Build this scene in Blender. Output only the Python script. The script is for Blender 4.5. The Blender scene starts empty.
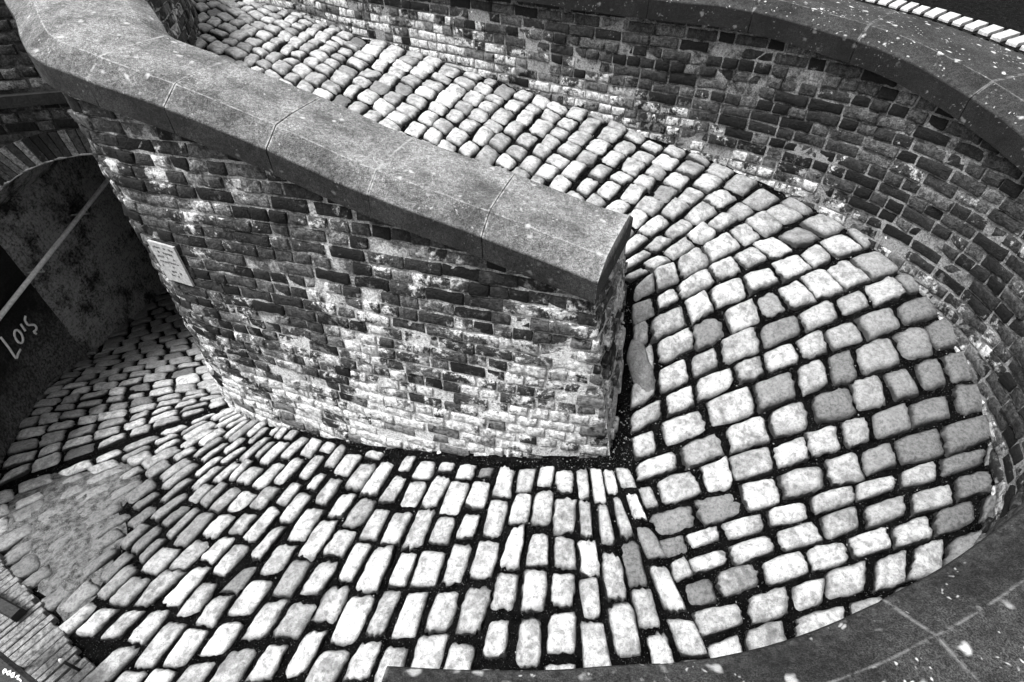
import bpy, bmesh, math, random
import numpy as np
from mathutils import Vector, Matrix, noise
from mathutils.bvhtree import BVHTree

# ------------------------------------------------------------------ camera, sky, sun, exposure
CZ = 5.0                                   # eye height above the datum (tunnel floor is about z = 0.5)
FPX, TH = 520.0, math.radians(43.0)        # focal length in pixels of a 1024 px frame, pitch below the horizon
SC = bpy.context.scene
C = SC.collection
cam_d = bpy.data.cameras.new('camera'); cam = bpy.data.objects.new('camera', cam_d); C.objects.link(cam)
cam_d.sensor_width = 36.0; cam_d.lens = FPX / 1024 * 36.0; cam_d.clip_start = 0.05; cam_d.clip_end = 500
cam.location = (0, 0, CZ); cam.rotation_euler = (math.pi / 2 - TH, 0, 0)
SC.camera = cam
SUN_EL, SUN_AZ = math.radians(65), math.radians(-112)   # azimuth clockwise from +Y
w = bpy.data.worlds.new('World'); SC.world = w; w.use_nodes = True
nt = w.node_tree; bg = nt.nodes['Background']
sky = nt.nodes.new('ShaderNodeTexSky'); sky.sky_type = 'NISHITA'; sky.sun_disc = False
sky.sun_elevation = SUN_EL; sky.sun_rotation = SUN_AZ
sky.dust_density = 4.0; sky.air_density = 1.0
bw = nt.nodes.new('ShaderNodeRGBToBW')                  # black-and-white photograph
nt.links.new(sky.outputs[0], bw.inputs[0]); nt.links.new(bw.outputs[0], bg.inputs[0])
bg.inputs[1].default_value = 0.12
sd = bpy.data.lights.new('sun', 'SUN'); sd.energy = 2.0; sd.angle = math.radians(16); sd.color = (1, 1, 1)
sun = bpy.data.objects.new('sun', sd); C.objects.link(sun); sun.location = (0, 0, 12)
dirv = Vector((math.sin(SUN_AZ) * math.cos(SUN_EL), math.cos(SUN_AZ) * math.cos(SUN_EL), math.sin(SUN_EL)))
sun.rotation_euler = dirv.to_track_quat('Z', 'Y').to_euler()
vs = SC.view_settings
vs.view_transform = 'Standard'; vs.look = 'None'; vs.gamma = 1.0; vs.use_curve_mapping = False
vs.exposure = 1.42

rnd = random.Random(7)
PI = math.pi

def ray(px, py):
    u = (px - 512) / FPX; v = -(py - 341) / FPX
    return Vector((u, math.cos(TH) + math.sin(TH) * v, -math.sin(TH) + math.cos(TH) * v))
def atH(px, py, H):                        # the point of a pixel's ray H metres below the eye
    r = ray(px, py); s = H / -r.z
    return Vector((r.x * s, r.y * s, CZ - H))
def project(p):
    x, y, z = p[0], p[1], p[2] - CZ
    zc = y * math.cos(TH) - z * math.sin(TH); yc = y * math.sin(TH) + z * math.cos(TH)
    if zc < 0.05: return (-9999, -9999, zc)
    return (512 + FPX * x / zc, 341 - FPX * yc / zc, zc)

# ------------------------------------------------------------------ small helpers
def tag(o, label=None, cat=None, group=None, kind=None):
    if label: o['label'] = label
    if cat: o['category'] = cat
    if group: o['group'] = group
    if kind: o['kind'] = kind
    return o
def link(name, me, mat=None, parent=None):
    o = bpy.data.objects.new(name, me); C.objects.link(o)
    if mat and me is not None and not me.materials: me.materials.append(mat)
    if parent: o.parent = parent
    return o
def empty(name, loc):
    o = bpy.data.objects.new(name, None); C.objects.link(o); o.location = loc; o.empty_display_size = 0.2
    return o
def mesh(name, v, f, smooth=True):
    me = bpy.data.meshes.new(name); me.from_pydata([tuple(p) for p in v], [], f); me.update()
    if smooth:
        me.polygons.foreach_set('use_smooth', [True] * len(me.polygons))
    return me
def obj(name, v, f, mat, parent=None, smooth=True):
    me = mesh(name, v, f, smooth)
    if parent is not None:
        inv = Matrix.Translation(-Vector(parent.location)); me.transform(inv)
    return link(name, me, mat, parent)
def catmull(P, n):
    """dense points through the control points P (lists of equal length), n per span"""
    P = [np.array(p, float) for p in P]; out = []
    Q = [2 * P[0] - P[1]] + P + [2 * P[-1] - P[-2]]
    for i in range(1, len(Q) - 2):
        p0, p1, p2, p3 = Q[i - 1], Q[i], Q[i + 1], Q[i + 2]
        for k in range(n):
            t = k / n
            out.append(0.5 * (2 * p1 + (p2 - p0) * t + (2 * p0 - 5 * p1 + 4 * p2 - p3) * t * t + (3 * p1 - p0 - 3 * p2 + p3) * t ** 3))
    out.append(P[-1].copy())
    return np.array(out)
def fbm(p, sc, seed=0.0):
    return noise.fractal(Vector((p[0] * sc + seed, p[1] * sc - seed, p[2] * sc + seed * .5)), 1.0, 2.0, 3)

# ------------------------------------------------------------------ materials (all grey: the photograph is black and white)
class NT:
    def __init__(s, name, rough=0.85, spec=0.3):
        s.m = bpy.data.materials.new(name); s.m.use_nodes = True; s.t = s.m.node_tree
        s.b = s.t.nodes['Principled BSDF']; s.b.inputs['Roughness'].default_value = rough
        s.b.inputs['Specular IOR Level'].default_value = spec
        s.geo = s.t.nodes.new('ShaderNodeNewGeometry')
    def n(s, typ, **kw):
        x = s.t.nodes.new(typ)
        for k, v in kw.items(): setattr(x, k, v)
        return x
    def put(s, sock, v):
        if isinstance(v, (int, float)): sock.default_value = v
        else: s.t.links.new(v, sock)
    def math(s, op, a, b=0.0, c=None, clamp=False):
        x = s.n('ShaderNodeMath', operation=op, use_clamp=clamp); s.put(x.inputs[0], a); s.put(x.inputs[1], b)
        if c is not None: s.put(x.inputs[2], c)
        return x.outputs[0]
    def noise(s, scale, detail=4, rough=.6, vec=None, dist=0.0):
        x = s.n('ShaderNodeTexNoise'); x.inputs['Scale'].default_value = scale; x.inputs['Detail'].default_value = detail
        x.inputs['Roughness'].default_value = rough; x.inputs['Distortion'].default_value = dist
        s.t.links.new(vec if vec is not None else s.geo.outputs['Position'], x.inputs['Vector'])
        return x.outputs[0]
    def vor(s, scale, vec=None):
        x = s.n('ShaderNodeTexVoronoi'); x.inputs['Scale'].default_value = scale
        s.t.links.new(vec if vec is not None else s.geo.outputs['Position'], x.inputs['Vector'])
        return x.outputs['Distance']
    def step(s, v, a, b):                 # smooth step of v from a to b
        x = s.n('ShaderNodeMapRange', interpolation_type='SMOOTHSTEP'); s.put(x.inputs[0], v)
        x.inputs[1].default_value = a; x.inputs[2].default_value = b
        return x.outputs[0]
    def ramp(s, v, stops, interp='LINEAR'):
        x = s.n('ShaderNodeValToRGB'); s.put(x.inputs[0], v); cr = x.color_ramp; cr.interpolation = interp
        while len(cr.elements) < len(stops): cr.elements.new(0.5)
        for e, (p, c) in zip(cr.elements, stops): e.position = p; e.color = (c, c, c, 1)
        return x.outputs[0]
    def mix(s, f, a, b):                  # float mix
        x = s.n('ShaderNodeMix', data_type='FLOAT'); s.put(x.inputs[0], f); s.put(x.inputs[2], a); s.put(x.inputs[3], b)
        return x.outputs[0]
    def objrand(s): return s.n('ShaderNodeObjectInfo').outputs['Random']
    def attr(s, name): return s.n('ShaderNodeAttribute', attribute_name=name).outputs['Fac']
    def color(s, v): s.put(s.b.inputs['Base Color'], v); return s
    def bump(s, h, strength=.5, dist=.01):
        x = s.n('ShaderNodeBump'); x.inputs['Strength'].default_value = strength; x.inputs['Distance'].default_value = dist
        s.put(x.inputs['Height'], h); s.t.links.new(x.outputs[0], s.b.inputs['Normal']); return s

def make_sett_mat():
    k = NT('sett_stone', .5, .5)
    r = k.objrand(); base = k.mix(r, .27, .52)
    n1 = k.noise(9, 5, .65); n2 = k.noise(60, 6, .75); n3 = k.noise(240, 3, .6); n0 = k.noise(26, 5, .7, dist=.3)
    base = k.math('MULTIPLY', base, k.mix(k.step(n1, .3, .7), .62, 1.35))
    base = k.math('MULTIPLY', base, k.mix(k.step(n0, .34, .62), .58, 1.3))
    base = k.math('MULTIPLY', base, k.mix(k.step(n2, .34, .55), .62, 1.03))
    pit = k.step(n3, .33, .42); base = k.math('MULTIPLY', base, k.mix(pit, .45, 1.0))
    d = k.attr('dirt_shade'); dn = k.step(k.math('ADD', d, k.math('MULTIPLY', k.math('SUBTRACT', n1, .5), 1.0)), .12, 1.0)  # real dirt, plus the tunnel shade put into the colour
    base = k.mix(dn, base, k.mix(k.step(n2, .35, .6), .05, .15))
    e = k.attr('edge')                                                  # soil and moss creeping over the worn rim
    en = k.step(k.math('ADD', e, k.math('ADD', k.math('MULTIPLY', k.math('SUBTRACT', n0, .5), .9), k.math('MULTIPLY', k.math('SUBTRACT', n2, .5), .5))), .34, .52)
    rim = k.step(k.math('ADD', e, k.math('MULTIPLY', k.math('SUBTRACT', n0, .5), .5)), .0, .5); base = k.math('MULTIPLY', base, k.mix(rim, 1.0, .42))  # worn edge tone plus dome shading, put into the colour
    base = k.mix(en, base, .012)
    k.color(base).bump(k.math('ADD', k.math('ADD', n2, n0), k.math('MULTIPLY', n3, .4)), .7, .008)
    return k.m
def make_soil_mat():
    k = NT('joint_soil', 1.0, .0)
    n1 = k.noise(14, 5, .7); n2 = k.noise(150, 3, .6)
    base = k.mix(k.step(n1, .3, .75), .002, .009)
    speck = k.step(k.noise(210, 1, .5), .70, .74)
    base = k.mix(speck, base, .2)
    k.color(base).bump(k.math('ADD', n1, n2), 1.0, .02); return k.m
def lime_fac(k, plane, amt, z0, z1, sc=4.5):
    """white lime bloom: blotches that get commoner near the foot of the wall; plane = (a,b,c): local ground height a*x+b*y+c"""
    sep = k.n('ShaderNodeSeparateXYZ'); k.t.links.new(k.geo.outputs['Position'], sep.inputs[0])
    g = k.math('ADD', k.math('ADD', k.math('MULTIPLY', sep.outputs[0], plane[0]), k.math('MULTIPLY', sep.outputs[1], plane[1])), plane[2])
    h = k.math('SUBTRACT', sep.outputs[2], g)
    low = k.math('SUBTRACT', 1.0, k.step(h, z0, z1))
    n = k.noise(sc, 7, .74, dist=.3); n2 = k.noise(34, 5, .75)
    v = k.math('ADD', k.math('ADD', n, k.math('MULTIPLY', low, amt)), k.math('MULTIPLY', k.math('SUBTRACT', n2, .5), .34))
    return v, n2, h
def make_brick_mat(name, plane, amt, z0, z1, lo=.58, hi=.72, dark=.13, tone=1.0):
    k = NT(name, .8, .3)
    r = k.math('FRACT', k.math('ADD', k.objrand(), k.attr('rnd')))
    base = k.ramp(r, [(0, .004), (dark, .006), (dark + .015, .022), (.5, .06), (.8, .12), (1, .25)])
    v, n2, h = lime_fac(k, plane, amt, z0, z1)
    r2 = k.math('FRACT', k.math('MULTIPLY', r, 13.7)); v = k.math('ADD', v, k.math('MULTIPLY', k.math('SUBTRACT', r2, .5), .15))
    lim = k.step(v, lo, hi)
    n3 = k.noise(120, 3, .6); n4 = k.noise(40, 4, .65)
    base = k.math('MULTIPLY', base, k.mix(k.step(n4, .3, .7), .3 * tone, 1.7 * tone)); base = k.math('MULTIPLY', base, k.mix(k.step(n3, .36, .6), .5, 1.25))
    keep = k.mix(k.step(r, dark, dark + .02), .22, .94)            # hard black bricks take the bloom less
    lim = k.math('MULTIPLY', lim, keep)
    base = k.mix(lim, base, k.mix(k.step(n4, .36, .62), .26, .74))
    darkening = k.step(k.noise(1.7, 5, .65), .50, .68); base = k.math('MULTIPLY', base, k.mix(darkening, 1.0, .28))  # broad random patches of soot
    k.color(base).bump(k.math('ADD', n4, k.math('MULTIPLY', n3, .6)), 1.0, .014); return k.m
def make_mortar_mat(name, plane, amt, z0, z1, a=.08, b=.62):
    k = NT(name, .95, .1)
    v, n2, h = lime_fac(k, plane, amt, z0, z1)
    base = k.mix(k.step(v, .36, .62), a, b); n3 = k.noise(90, 4, .7)
    base = k.math('MULTIPLY', base, k.mix(k.step(n3, .3, .62), .35, 1.1))
    k.color(base).bump(n3, 1.0, .015); return k.m
def make_coping_mat(name, lo, hi, lichen, edge_lo, spot=.75):
    """gritstone; lichen = amount of pale spots; the arris and the joints are paler, the sides and bevels darker"""
    k = NT(name, .85, .25)
    n1 = k.noise(4.0, 7, .72); n2 = k.noise(60, 6, .8); n3 = k.noise(260, 3, .7)
    base = k.mix(k.step(n1, .3, .7), lo, hi)
    base = k.math('MULTIPLY', base, k.mix(k.step(n2, .32, .68), .45, 1.5))
    base = k.math('MULTIPLY', base, k.mix(k.step(n3, .36, .64), .25, 1.8))
    darkening = k.attr('darkening'); base = k.mix(darkening, base, k.math('MULTIPLY', base, edge_lo))
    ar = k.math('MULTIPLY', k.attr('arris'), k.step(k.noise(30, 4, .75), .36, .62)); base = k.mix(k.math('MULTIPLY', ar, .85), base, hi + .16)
    wv = k.n('ShaderNodeVectorMath', operation='ADD'); k.t.links.new(k.geo.outputs['Position'], wv.inputs[0])
    nn = k.n('ShaderNodeTexNoise'); nn.inputs['Scale'].default_value = 22; k.t.links.new(k.geo.outputs['Position'], nn.inputs['Vector'])
    sc_ = k.n('ShaderNodeVectorMath', operation='SCALE'); sc_.inputs['Scale'].default_value = .05
    k.t.links.new(nn.outputs['Color'], sc_.inputs[0]); k.t.links.new(sc_.outputs[0], wv.inputs[1])
    big = k.math('SUBTRACT', 1.0, k.step(k.vor(13, wv.outputs[0]), .07, .24))
    big = k.math('MULTIPLY', big, k.step(k.noise(4.5, 2, .5), .62 - lichen, .66 - lichen))
    sm = k.math('SUBTRACT', 1.0, k.step(k.vor(42, wv.outputs[0]), .08, .28))
    sm = k.math('MULTIPLY', sm, k.step(k.noise(9, 3, .6), .68 - lichen, .72 - lichen))
    cl = k.step(k.noise(6.5, 7, .78), .74 - lichen * .6, .80 - lichen * .6)
    li = k.math('MAXIMUM', k.math('MAXIMUM', big, sm), k.math('MULTIPLY', cl, .7))
    li = k.math('MULTIPLY', li, k.math('SUBTRACT', 1.0, k.math('MULTIPLY', darkening, .8)))
    base = k.mix(k.math('MULTIPLY', li, .92), base, spot)
    k.color(base).bump(k.math('ADD', n2, n3), .9, .008); return k.m
def make_plain(name, lo, hi, sc=20, rough=.8, speck=0.0, spec=.3, bump=.4):
    k = NT(name, rough, spec); n1 = k.noise(sc, 5, .65); n2 = k.noise(sc * 8, 3, .6)
    base = k.mix(k.step(k.math('ADD', k.math('MULTIPLY', n1, .7), k.math('MULTIPLY', n2, .3)), .33, .67), lo, hi)
    if speck: base = k.mix(k.step(k.noise(160, 2, .5), .68, .72), base, speck)
    k.color(base).bump(k.math('ADD', n1, n2), bump, .008); return k.m

# ground height near the foot of each wall, as planes (for the lime bloom)
PL_C = (0.235, 0.0, CZ - 2.70)
PL_O = (-0.02, 0.30, CZ - 2.80)
M = {}
M['sett'] = make_sett_mat(); M['soil'] = make_soil_mat()
M['brick_c'] = make_brick_mat('wall_brick', PL_C, .20, .05, 1.4, .575, .66, .17, .58)
M['mortar_c'] = make_mortar_mat('wall_mortar', PL_C, .20, .05, 1.5)
M['brick_o'] = make_brick_mat('retaining_brick', PL_O, .22, .0, .40, .635, .71, .24, .42)
M['mortar_o'] = make_mortar_mat('retaining_mortar', PL_O, .18, .0, .5, .03, .30)
M['brick_f'] = make_brick_mat('arch_brick', (0, 0, 0), .0, 0, 1, .66, .78, .2, .7)
M['mortar_f'] = make_mortar_mat('arch_mortar', (0, 0, 0), .0, 0, 1, .02, .1)
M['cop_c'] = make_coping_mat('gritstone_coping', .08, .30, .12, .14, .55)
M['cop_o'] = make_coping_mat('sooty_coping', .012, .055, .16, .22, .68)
M['cement'] = make_plain('smeared_cement', .02, .20, 26, .95, .4, .1, 1.0)
M['whitewash'] = make_plain('whitewash', .2, .7, 7, .9)
k_ = NT('tunnel_lining', .95, .1)
sp_ = k_.n('ShaderNodeSeparateXYZ'); k_.t.links.new(k_.geo.outputs['Position'], sp_.inputs[0])
na_, nb_ = k_.noise(3.0, 6, .7), k_.noise(40, 4, .7)
cv_ = k_.n('ShaderNodeCombineXYZ'); k_.t.links.new(sp_.outputs[1], cv_.inputs[0]); k_.t.links.new(sp_.outputs[2], cv_.inputs[1])
bt_ = k_.n('ShaderNodeTexBrick'); k_.t.links.new(cv_.outputs[0], bt_.inputs['Vector']); bt_.inputs['Scale'].default_value = 1.0
bt_.inputs['Brick Width'].default_value = .21; bt_.inputs['Row Height'].default_value = .075; bt_.inputs['Mortar Size'].default_value = .008; bt_.inputs['Mortar Smooth'].default_value = .6
bt_.inputs['Color1'].default_value = (1, 1, 1, 1); bt_.inputs['Color2'].default_value = (.45, .45, .45, 1); bt_.inputs['Mortar'].default_value = (.3, .3, .3, 1)
bwn_ = k_.n('ShaderNodeRGBToBW'); k_.t.links.new(bt_.outputs['Color'], bwn_.inputs[0])
ww_ = k_.step(k_.math('ADD', na_, k_.math('MULTIPLY', k_.math('SUBTRACT', nb_, .5), .35)), .34, .58)     # limewash flaking off sooty brick
b_ = k_.mix(ww_, k_.math('MULTIPLY', bwn_.outputs[0], .10), k_.mix(.35, .72, k_.math('MULTIPLY', bwn_.outputs[0], .72)))
b_ = k_.math('MULTIPLY', b_, k_.mix(k_.step(nb_, .3, .55), .18, .55))
k_.color(b_).bump(k_.math('ADD', k_.math('MULTIPLY', bwn_.outputs[0], .6), nb_), .9, .012); M['vault'] = k_.m
M['blackpaint'] = make_plain('black_paint', .004, .02, 9, .6)
M['paint'] = make_plain('white_paint', .7, .85, 60, .6)
M['sign'] = make_plain('sign_plate', .25, .5, 60, .7)
M['ink'] = make_plain('sign_ink', .05, .12, 90, .6)
M['rail'] = make_plain('galvanised_rail', .5, .85, 40, .5)
M['board'] = make_plain('weathered_strip', .04, .28, 45, .95)
M['slab'] = make_plain('worn_slab', .22, .4, 12, .9)
M['tarmac'] = make_plain('tarmac', .003, .012, 30, 1.0, .1, .0)
M['edge'] = make_plain('pale_edging', .22, .6, 24, .8)
M['chip'] = make_plain('chip', .04, .3, 30, .9)

# ------------------------------------------------------------------ the path: one ruled strip, key sections inner -> outer
# (inner x, y, depth below eye, outer x, y, depth below eye)
KEYS = [
 (-4.10, 7.50, 1.02, -4.2, 7.80, 1.12), (-3.42, 6.40, 1.12, -2.90, 6.97, 1.24), (-2.86, 5.30, 1.19, -2.20, 6.45, 1.27), (-2.25, 4.25, 1.24, -1.45, 5.75, 1.31),
 (-1.70, 3.20, 1.30, -.86, 5.37, 1.36), (-1.02, 2.88, 1.42, -.24, 4.98, 1.43), (-.42, 2.68, 1.57, .42, 4.54, 1.53), (.10, 2.52, 1.71, 1.04, 4.17, 1.63), (.56, 2.46, 1.86, 1.86, 3.66, 1.78),
 (.67, 2.44, 1.98, 2.34, 3.22, 1.90), (.70, 2.26, 2.14, 2.57, 2.65, 2.01), (.70, 2.10, 2.27, 2.64, 2.07, 2.16), (.68, 1.95, 2.40, 2.50, 1.46, 2.33), (.64, 1.83, 2.49, 2.08, .98, 2.44), (.59, 1.75, 2.55, 1.30, .50, 2.52),
 (.30, 1.79, 2.61, .58, .33, 2.58), (-.07, 1.85, 2.70, -.22, .15, 2.66), (-.73, 2.01, 2.85, -1.05, .05, 2.81), (-1.10, 2.13, 2.93, -1.85, .25, 2.91), (-1.52, 2.30, 3.02, -2.62, .70, 3.02), (-1.90, 2.50, 3.11, -3.35, 1.22, 3.14),
 (-2.18, 2.72, 3.21, -4.20, 1.80, 3.30), (-2.38, 3.02, 3.34, -4.42, 2.55, 3.46), (-2.60, 3.50, 3.55, -4.42, 3.30, 3.61), (-2.75, 4.20, 3.80, -4.45, 4.00, 3.85), (-2.6, 5.80, 4.2, -4.9, 5.80, 4.2), (-4.2, 9.5, 4.8, -8.2, 9.5, 4.8)]
NS, NTT = 10, 26
KD = catmull(KEYS, NS)
def strip(k0, k1, rough):
    v, f = [], []
    rows = KD[k0 * NS:k1 * NS + 1]
    for i, r in enumerate(rows):
        for j in range(NTT + 1):
            t = -.05 + 1.10 * j / NTT
            p = Vector((r[0] + (r[3] - r[0]) * t, r[1] + (r[4] - r[1]) * t, CZ - (r[2] + (r[5] - r[2]) * t)))
            if rough: p.z += .012 * fbm(p, 7) + .006 * fbm(p, 25, 3)
            v.append(p)
    w_ = NTT + 1
    for i in range(len(rows) - 1):
        for j in range(NTT):
            a = i * w_ + j; f.append((a, a + w_, a + w_ + 1, a + 1))
    return v, f
v, f = strip(0, 10, False); BV_U = BVHTree.FromPolygons(v, f)
v, f = strip(6, len(KEYS) - 1, False); BV_L = BVHTree.FromPolygons(v, f)
def groundz(x, y, bv):
    h = bv.ray_cast(Vector((x, y, 30)), Vector((0, 0, -1)))
    return None if h[0] is None else (h[0], h[1])
def pix(px, py, bv):
    h = bv.ray_cast(Vector((0, 0, CZ)), ray(px, py))
    if h[0] is not None: return h[0]
    p = atH(px, py, 2.0)                      # just off the strip: carry its nearest height outwards
    for _ in range(12):
        q = bv.find_nearest(p)[0]; p = atH(px, py, CZ - q.z)
    return p

PATHS = {}
for name, k0, k1, label, cat in (('upper_path', 0, 8, 'upper arm of the cobbled ramp above the dividing wall', 'path'), ('hairpin_bend', 8, 14, 'cobbled hairpin bend round the end of the dividing wall', 'path'),
                     ('lower_path', 14, 21, 'lower arm of the cobbled ramp below the dividing wall', 'path'), ('tunnel_path', 21, len(KEYS) - 1, 'cobbled path running down into the arched tunnel', 'path')):
    v, f = strip(k0, k1, True)
    if name == 'tunnel_path' or True:
        f = [tuple(reversed(q)) for q in f] if (v[f[0][1]] - v[f[0][0]]).cross(v[f[0][3]] - v[f[0][0]]).z < 0 else f
    o = obj(name, v, f, M['soil']); tag(o, label, cat, kind='structure'); PATHS[name] = o

# ------------------------------------------------------------------ setts
NG = 12
def sett(parent, P, dirt_shade, bv, hgt):
    """P: four plan corners (x, y); a worn rounded block bedded in the soil"""
    c = sum((Vector(p) for p in P), Vector((0, 0))) / 4
    g = groundz(c.x, c.y, bv)
    if g is None: return
    seed = rnd.uniform(0, 90); tx, ty = rnd.uniform(-.012, .012), rnd.uniform(-.012, .012)
    kx = rnd.uniform(.04, .34); pw = rnd.uniform(4.0, 9.0); amp = rnd.uniform(.07, .19)
    nrm = g[1] if g[1].z > 0 else -g[1]
    v, f, ed = [], [], []
    for i in range(NG):
        a = math.sin((-1 + 2 * i / (NG - 1)) * PI / 2 * .96) / math.sin(PI / 2 * .96)
        for j in range(NG):
            b = math.sin((-1 + 2 * j / (NG - 1)) * PI / 2 * .96) / math.sin(PI / 2 * .96)
            aa = a * math.sqrt(max(0, 1 - kx * b * b / 2)); bb = b * math.sqrt(max(0, 1 - kx * a * a / 2))
            m = max(abs(a), abs(b)); wob = amp * noise.noise(Vector((a * 1.7 + seed, b * 1.7, seed * 1.3))) * (m ** 2) + .8 * amp * noise.noise(Vector((a * 3.5 + seed, b * 3.5, 7))) * m + .7 * amp * noise.noise(Vector((a * 8 + seed, b * 8, 2))) * m ** 3
            aa *= 1 + wob; bb *= 1 + wob
            s, t = (aa + 1) / 2, (bb + 1) / 2
            q = (Vector(P[0]) * (1 - s) + Vector(P[1]) * s) * (1 - t) + (Vector(P[3]) * (1 - s) + Vector(P[2]) * s) * t
            rr = max(0.0, (1 - abs(a) ** pw) * (1 - abs(b) ** pw)) ** .5
            off = q - c
            z = g[0].z - (nrm.x * off.x + nrm.y * off.y) / max(nrm.z, .3)
            z += -.02 + (.02 + hgt) * rr + a * tx + b * ty + (.009 * noise.noise(Vector((a * 2.2 + seed, b * 2.2, 3))) + .005 * noise.noise(Vector((a * 5 + seed, b * 5, 9)))) * rr
            v.append((q.x, q.y, z)); ed.append(1 - rr)
    for i in range(NG - 1):
        for j in range(NG - 1):
            a = i * NG + j; f.append((a, a + NG, a + NG + 1, a + 1))
    pa = Vector(v[f[10][1]]) - Vector(v[f[10][0]]); pb = Vector(v[f[10][3]]) - Vector(v[f[10][0]])
    if pa.cross(pb).z < 0: f = [tuple(reversed(q)) for q in f]
    cz = g[0].z
    me = mesh('sett', [(p[0] - c.x, p[1] - c.y, p[2] - cz) for p in v], f)
    at = me.attributes.new('edge', 'FLOAT', 'POINT'); at.data.foreach_set('value', ed)
    at = me.attributes.new('dirt_shade', 'FLOAT', 'POINT'); at.data.foreach_set('value', [dirt_shade] * len(v))
    o = link('sett', me, M['sett'], parent); o.location = Vector((c.x, c.y, cz)) - Vector(parent.location)

SETT_N = {}
def courses(parent, keys, bv, lens, gap=.022, dirt_in=.0, dirt_out=.0, dlen=.35, extra=None, hgt=.03, skip=.03, tmax=1.0, keep=None):
    """keys: list of ((inner px), (outer px), number of courses up to the next key). Courses run inner -> outer across the path."""
    W = []
    for k in keys:
        a = Vector(k[0]) if len(k[0]) == 3 else pix(*k[0], bv); b = Vector(k[1]) if len(k[1]) == 3 else pix(*k[1], bv)
        if a is None or b is None: print('MISS', k); raise SystemExit
        W.append((a, b, k[2] if len(k) > 2 else 0))
    lines = []
    for i in range(len(W) - 1):
        n = W[i][2]
        for j in range(n):
            t = (j + rnd.uniform(-.06, .06)) / n
            lines.append((W[i][0].lerp(W[i + 1][0], t), W[i][1].lerp(W[i + 1][1], t)))
    lines.append(W[-1][:2])
    cnt = 0
    for (a0, b0), (a1, b1) in zip(lines, lines[1:]):
        L = ((b0 - a0).length + (b1 - a1).length) / 2
        s = rnd.uniform(-lens[0], 0) + .02
        while s < L:
            l = rnd.uniform(*lens)
            e = s + l
            w_ = ((a0.lerp(b0, (s + e) / 2 / L) - a1.lerp(b1, (s + e) / 2 / L)).length)
            s_, e_ = max(s, 0), min(e, L)
            low = rnd.random() < skip; ok = (e_ - s_) > .07 and w_ > .045
            if ok:
                gs = gap * rnd.uniform(.2, 1.7) / 2; gw = min(gap * rnd.uniform(.2, 1.8) / 2 / w_, .3)
                q = []
                for (ss, tt) in ((s_ + gs, gw), (e_ - gs, gw), (e_ - gs, 1 - gw), (s_ + gs, 1 - gw)):
                    p = a0.lerp(b0, ss / L).lerp(a1.lerp(b1, ss / L), tt)
                    q.append(Vector((p.x + rnd.uniform(-.011, .011), p.y + rnd.uniform(-.011, .011))))
                m = sum(q, Vector((0, 0))) / 4
                if keep is None or keep(m):
                    sm = (s_ + e_) / 2
                    d = max(dirt_in * max(0, 1 - sm / dlen), dirt_out * max(0, 1 - (L - sm) / dlen)) + rnd.uniform(0, .18) + (rnd.uniform(.1, .5) if rnd.random() < .10 else 0)
                    if extra: d += extra(m)
                    sett(parent, q, d + (.6 if low else 0), bv, hgt * rnd.uniform(.75, 1.15) * (.45 if low else 1)); cnt += 1
            s = e
    SETT_N[parent.name] = SETT_N.get(parent.name, 0) + cnt

# plan curves of the walls ------------------------------------------------------------------
TOPC = [(.375, 1.905), (-.10, 2.05), (-.65, 2.22), (-1.10, 2.36), (-1.52, 2.46), (-1.92, 2.56), (-2.15, 2.66), (-2.31, 2.83), (-2.48, 3.07), (-2.84, 3.55), (-3.02, 4.20), (-3.25, 4.90), (-3.55, 5.60), (-4.05, 6.50)]
BASC = [(.58, 1.74), (-.07, 1.84), (-.73, 2.00), (-1.10, 2.12), (-1.52, 2.28), (-1.94, 2.44), (-2.19, 2.60), (-2.32, 2.78), (-2.48, 3.05), (-2.84, 3.55), (-3.02, 4.20), (-3.25, 4.90), (-3.55, 5.60), (-4.05, 6.50)]
HC_U = [1.49, 1.365, 1.235, 1.09, .955, .85, .80, .765, .725, .645, .56, .50, .45, .38]    # depth of the coping's underside
HC_B = [2.62, 2.78, 2.93, 3.01, 3.10, 3.19, 3.26, 3.33, 3.46, 3.72, 3.95, 3.95, 3.95, 3.95]
OUT = [(-4.9, 8.2), (-2.94, 6.97), (-2.28, 6.52), (-1.71, 5.95), (-.9, 5.40), (-.28, 4.98), (.40, 4.54), (1.02, 4.17), (1.46, 3.93), (1.84, 3.66), (2.20, 3.34), (2.43, 3.01), (2.55, 2.67), (2.61, 2.38), (2.61, 2.07), (2.55, 1.72), (2.40, 1.36), (2.06, 1.04), (1.62, .79), (1.12, .54), (.62, .38), (.10, .34), (-.27, .35)]
HO_U = [.66, .72, .75, .77, .80, .81, .82, .825, .83, .88, .945, 1.03, 1.11, 1.18, 1.25, 1.33, 1.40, 1.455, 1.50, 1.54, 1.575, 1.60, 1.62]
HO_B = [1.3, 1.32, 1.34, 1.36, 1.44, 1.52, 1.62, 1.71, 1.79, 1.87, 1.96, 2.03, 2.10, 2.16, 2.23, 2.34, 2.42, 2.50, 2.57, 2.62, 2.68, 2.73, 2.78]

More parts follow.
